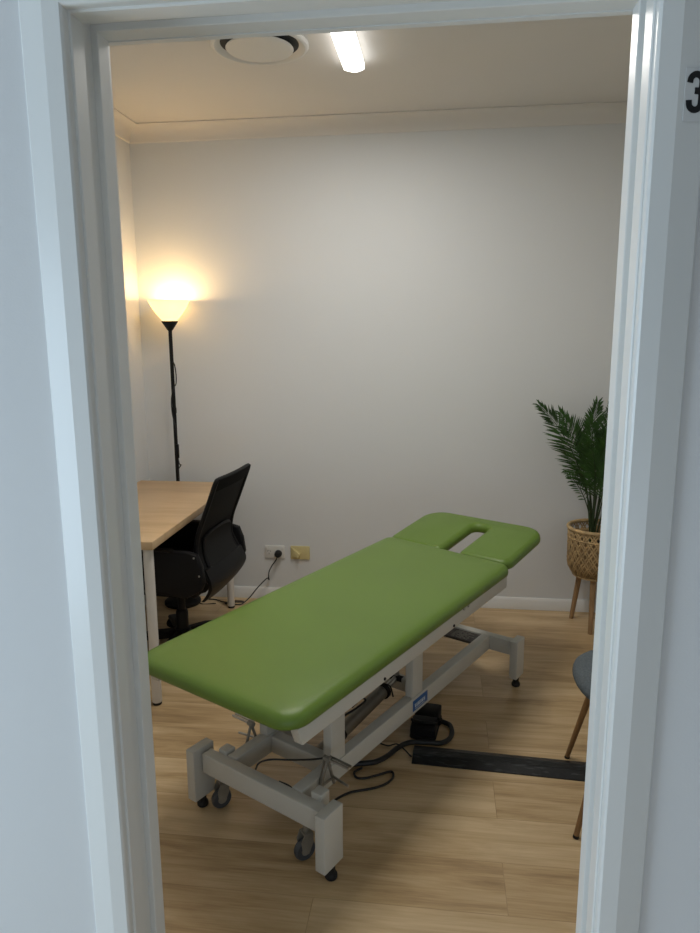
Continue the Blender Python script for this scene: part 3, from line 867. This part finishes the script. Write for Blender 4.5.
def frond(tip, bend, n=34, ll=.125, seed=0, start=.34, base=(0, 0)):
    random.seed(seed)
    P = [Vector((base[0], base[1], .0)), Vector(bend), Vector(tip)]
    def bez(t): return P[0] * (1 - t) ** 2 + P[1] * 2 * t * (1 - t) + P[2] * t * t
    bs = bmesh.new()
    tube(bs, [bez(i / 16) for i in range(17)], [.0048, .0012], 6)
    finish('frond_stem', bs, 'stem', pa)
    bl = bmesh.new()
    for i in range(n):
        t = start + (1 - start) * (i / (n - 1)) ** .9
        p = bez(t); d = (bez(min(1, t + .02)) - bez(t - .02)).normalized()
        side = d.cross(Vector((.15 + FN * .5, -1, .35)))
        if side.length < .1: side = Vector((1, 0, 0))
        # fan plane faces roughly the viewer's side of the room but twisted per frond
        side = (side + Vector((random.uniform(-.15, .15), random.uniform(-.15, .15), 0))).normalized()
        prog = (t - start) / (1 - start)
        L = ll * 1.0 * (.62 + .5 * math.sin(PI * min(1, prog * 1.05 + .12))) * random.uniform(.85, 1.12) * (1 - .38 * prog ** 3)
        for s in (-1, 1):
            v = (d * (.60 + .5 * prog) + side * s * (.85 - .40 * prog ** 2) + Vector((0, -.12, .05))).normalized()
            v = (v + Vector([random.uniform(-.08, .08) for _ in range(3)])).normalized()
            w = .0034 * random.uniform(.85, 1.2)
            nrm = v.cross(d).normalized(); wd = v.cross(nrm).normalized()
            k0 = p; k1 = p + v * L * .4 + wd * w + nrm * .0016; k2 = p + v * L * .4 - wd * w + nrm * .0016
            k3 = p + v * L * .4 - nrm * .0016
            droop = Vector((0, 0, -.016 * random.random()))
            m1 = p + v * L * .75 + wd * w * .7 + droop * .5; m2 = p + v * L * .75 - wd * w * .7 + droop * .5; m3 = (m1 + m2) / 2 - nrm * .0022
            tipv = p + v * L + droop
            V = [bl.verts.new(x) for x in (k0, k1, k3, k2, m1, m3, m2, tipv)]
            for f in ((0, 1, 2), (0, 2, 3), (1, 4, 5, 2), (2, 5, 6, 3), (4, 7, 5), (5, 7, 6)): bl.faces.new([V[q] for q in f])
    o = finish('frond_leaves', bl, 'leaf', pa, False)
    return o
TIPS = [((-.315, -.10, .745), (-.055, -.04, .50), .135), ((-.20, -.02, .70), (-.04, .0, .5), .125), ((-.01, .02, .745), (-.05, .05, .45), .135), ((.045, -.03, .74), (.03, -.06, .5), .13), ((.17, -.05, .70), (.05, -.04, .5), .125),
        ((.26, .02, .60), (.09, .02, .5), .12), ((-.05, -.12, .52), (.0, -.08, .36), .10), ((.10, -.20, .55), (.03, -.10, .42), .11), ((-.09, .05, .60), (-.02, .05, .4), .11), ((.02, -.10, .60), (.0, -.07, .4), .11),
        ((-.165, -.05, .40), (-.03, -.03, .30), .06), ((.15, .10, .66), (.05, .08, .5), .12), ((-.06, -.05, .68), (.0, -.05, .45), .12)]
for i, (tp, bd, ll) in enumerate(TIPS):
    FN = [.2, -.3, .1, .6, -.5, .3, .0, -.6, .5, -.2, .1, .4, -.4][i]
    frond(tp, bd, seed=i + 11, ll=ll, n=50 if ll > .1 else 16, base=(.012 * math.cos(i * 2.4), .012 * math.sin(i * 2.4)), start=.36 if i not in (6, 10) else .5)

# ------------------------------------------------------------------ grey chair at the right (mostly behind the jamb)
gc = empty('side_chair', 'grey upholstered chair with wood-grain legs, half hidden behind right door jamb', 'chair', (.808, 1.145, 0), 0)
def seat_o(i):
    out = []
    for k in range(48):
        a = 2 * PI * k / 48; c, s = math.cos(a), math.sin(a)
        e = 2 / 2.45
        out.append(((.214 - i) * math.copysign(abs(c) ** e, c), (.212 - i) * math.copysign(abs(s) ** e, s)))
    return out
bm = cushion(seat_o, [(.03, .418), (.006, .420), (0, .428), (0, .438), (.004, .450), (.014, .459), (.035, .464), (.1, .466), (.16, .466)])
finish('seat', bm, 'grey_fabric', gc, True, 60)
bm = bmesh.new()
for sy in (-1, 1): tube(bm, [(-.10, sy * .13, .410), (.12, sy * .13, .410)], .008, 8)
for sx in (-.10, .12): tube(bm, [(sx, -.13, .410), (sx, .13, .410)], .008, 8)
finish('under_frame', bm, 'black_metal', gc)
for tx, ty, bx_, by_ in ((-.095, .155, -.178, .227), (-.125, -.135, -.224, -.204), (.13, .14, .20, .205), (.13, -.14, .20, -.205)):
    bm = bmesh.new(); d = Vector((tx - bx_, ty - by_, .405)); 
    tube(bm, [Vector((bx_, by_, .006)), Vector((bx_, by_, .006)) + d], [.0085, .0135], 14); l = finish('leg', bm, 'chair_leg', gc)
    bm = bmesh.new(); tube(bm, [(bx_ - d.x * .008, by_ - d.y * .008, .0005), (bx_ + d.x * .012, by_ + d.y * .012, .009)], .0095, 12); finish('foot_cap', bm, 'black_rubber', l)
bm = bmesh.new()
nu, nz = 14, 12
F, B = [], []
for i in range(nz + 1):
    z = .46 + .36 * i / nz; t = i / nz
    F.append([]); B.append([])
    for j in range(nu + 1):
        u = -1 + 2 * j / nu
        w = .19 * (1 - .12 * t) * (1 if t < .8 else math.sqrt(max(.25, 1 - ((t - .8) / .3) ** 2)))
        x = .205 + .10 * t - .05 * u * u
        F[-1].append(bm.verts.new((x, u * w, z))); B[-1].append(bm.verts.new((x + .025, u * w, z)))
for i in range(nz):
    for j in range(nu):
        bm.faces.new((F[i][j], F[i + 1][j], F[i + 1][j + 1], F[i][j + 1])); bm.faces.new((B[i][j], B[i][j + 1], B[i + 1][j + 1], B[i + 1][j]))
    bm.faces.new((F[i][0], B[i][0], B[i + 1][0], F[i + 1][0])); bm.faces.new((F[i][nu], F[i + 1][nu], B[i + 1][nu], B[i][nu]))
for j in range(nu):
    bm.faces.new((F[0][j], F[0][j + 1], B[0][j + 1], B[0][j])); bm.faces.new((F[nz][j], B[nz][j], B[nz][j + 1], F[nz][j + 1]))
finish('backrest', bm, 'grey_fabric', gc)
for sy in (-1, 1):
    bm = bmesh.new(); tube(bm, [(.10, sy * .08, .405), (.19, sy * .08, .42), (.225, sy * .08, .50)], .008, 8); finish('back_post', bm, 'black_metal', gc)

# ------------------------------------------------------------------ lights
def light(name, typ, loc, energy, color, **k):
    l = bpy.data.lights.new(name, typ); l.energy = energy; l.color = color
    for a, b in k.items(): setattr(l, a, b)
    o = bpy.data.objects.new(name, l); COL.objects.link(o); o.location = loc; return o
# the batten's light
a = light('batten_light', 'AREA', (-.235, 2.07 - .61, ZC - .040), 21, (1, .965, .91), shape='RECTANGLE', size=.08, size_y=1.2)
# lamp bulb
light('bulb_light', 'POINT', (LX, LY, 1.715), 10, (1, .62, .27), shadow_soft_size=.03)
# window daylight at the corridor end, and an added low fill light behind the camera
a = light('hall_daylight', 'AREA', (HXL - .02, (W0 + W1) / 2, (WZ0 + WZ1) / 2), 56, (.66, .84, 1), shape='RECTANGLE', size=1.9, size_y=1.7)
a.rotation_euler = (0, -PI / 2, 0)

a = light('rear_fill_light', 'AREA', ((RX0 + RX1) / 2, HY - .02, (RZ0 + RZ1) / 2), 9, (.80, .90, 1), shape='RECTANGLE', size=1.9, size_y=.7)
a.rotation_euler = (PI / 2, 0, 0)
w = bpy.data.worlds.new('World'); SC.world = w; w.use_nodes = True
w.node_tree.nodes['Background'].inputs[0].default_value = (.55, .75, 1, 1)
w.node_tree.nodes['Background'].inputs[1].default_value = .5

# ------------------------------------------------------------------ camera
cam = bpy.data.cameras.new('Camera'); co = bpy.data.objects.new('Camera', cam); COL.objects.link(co)
r = Vector((.991971, .126338, -.005757)); u = Vector((-.017836, .184816, .982611)); f = Vector((-.125205, .974619, -.185585))
co.matrix_world = Matrix(((r.x, u.x, -f.x, .13881), (r.y, u.y, -f.y, -1.08305), (r.z, u.z, -f.z, 1.55502), (0, 0, 0, 1)))
cam.sensor_fit = 'AUTO'; cam.sensor_width = 36; cam.lens = 705 / 933 * 36
cam.clip_start = .02
SC.camera = co
vs = SC.view_settings
vs.view_transform = 'Standard'; vs.look = 'None'; vs.gamma = 1; vs.exposure = 0.0
vs.use_curve_mapping = False
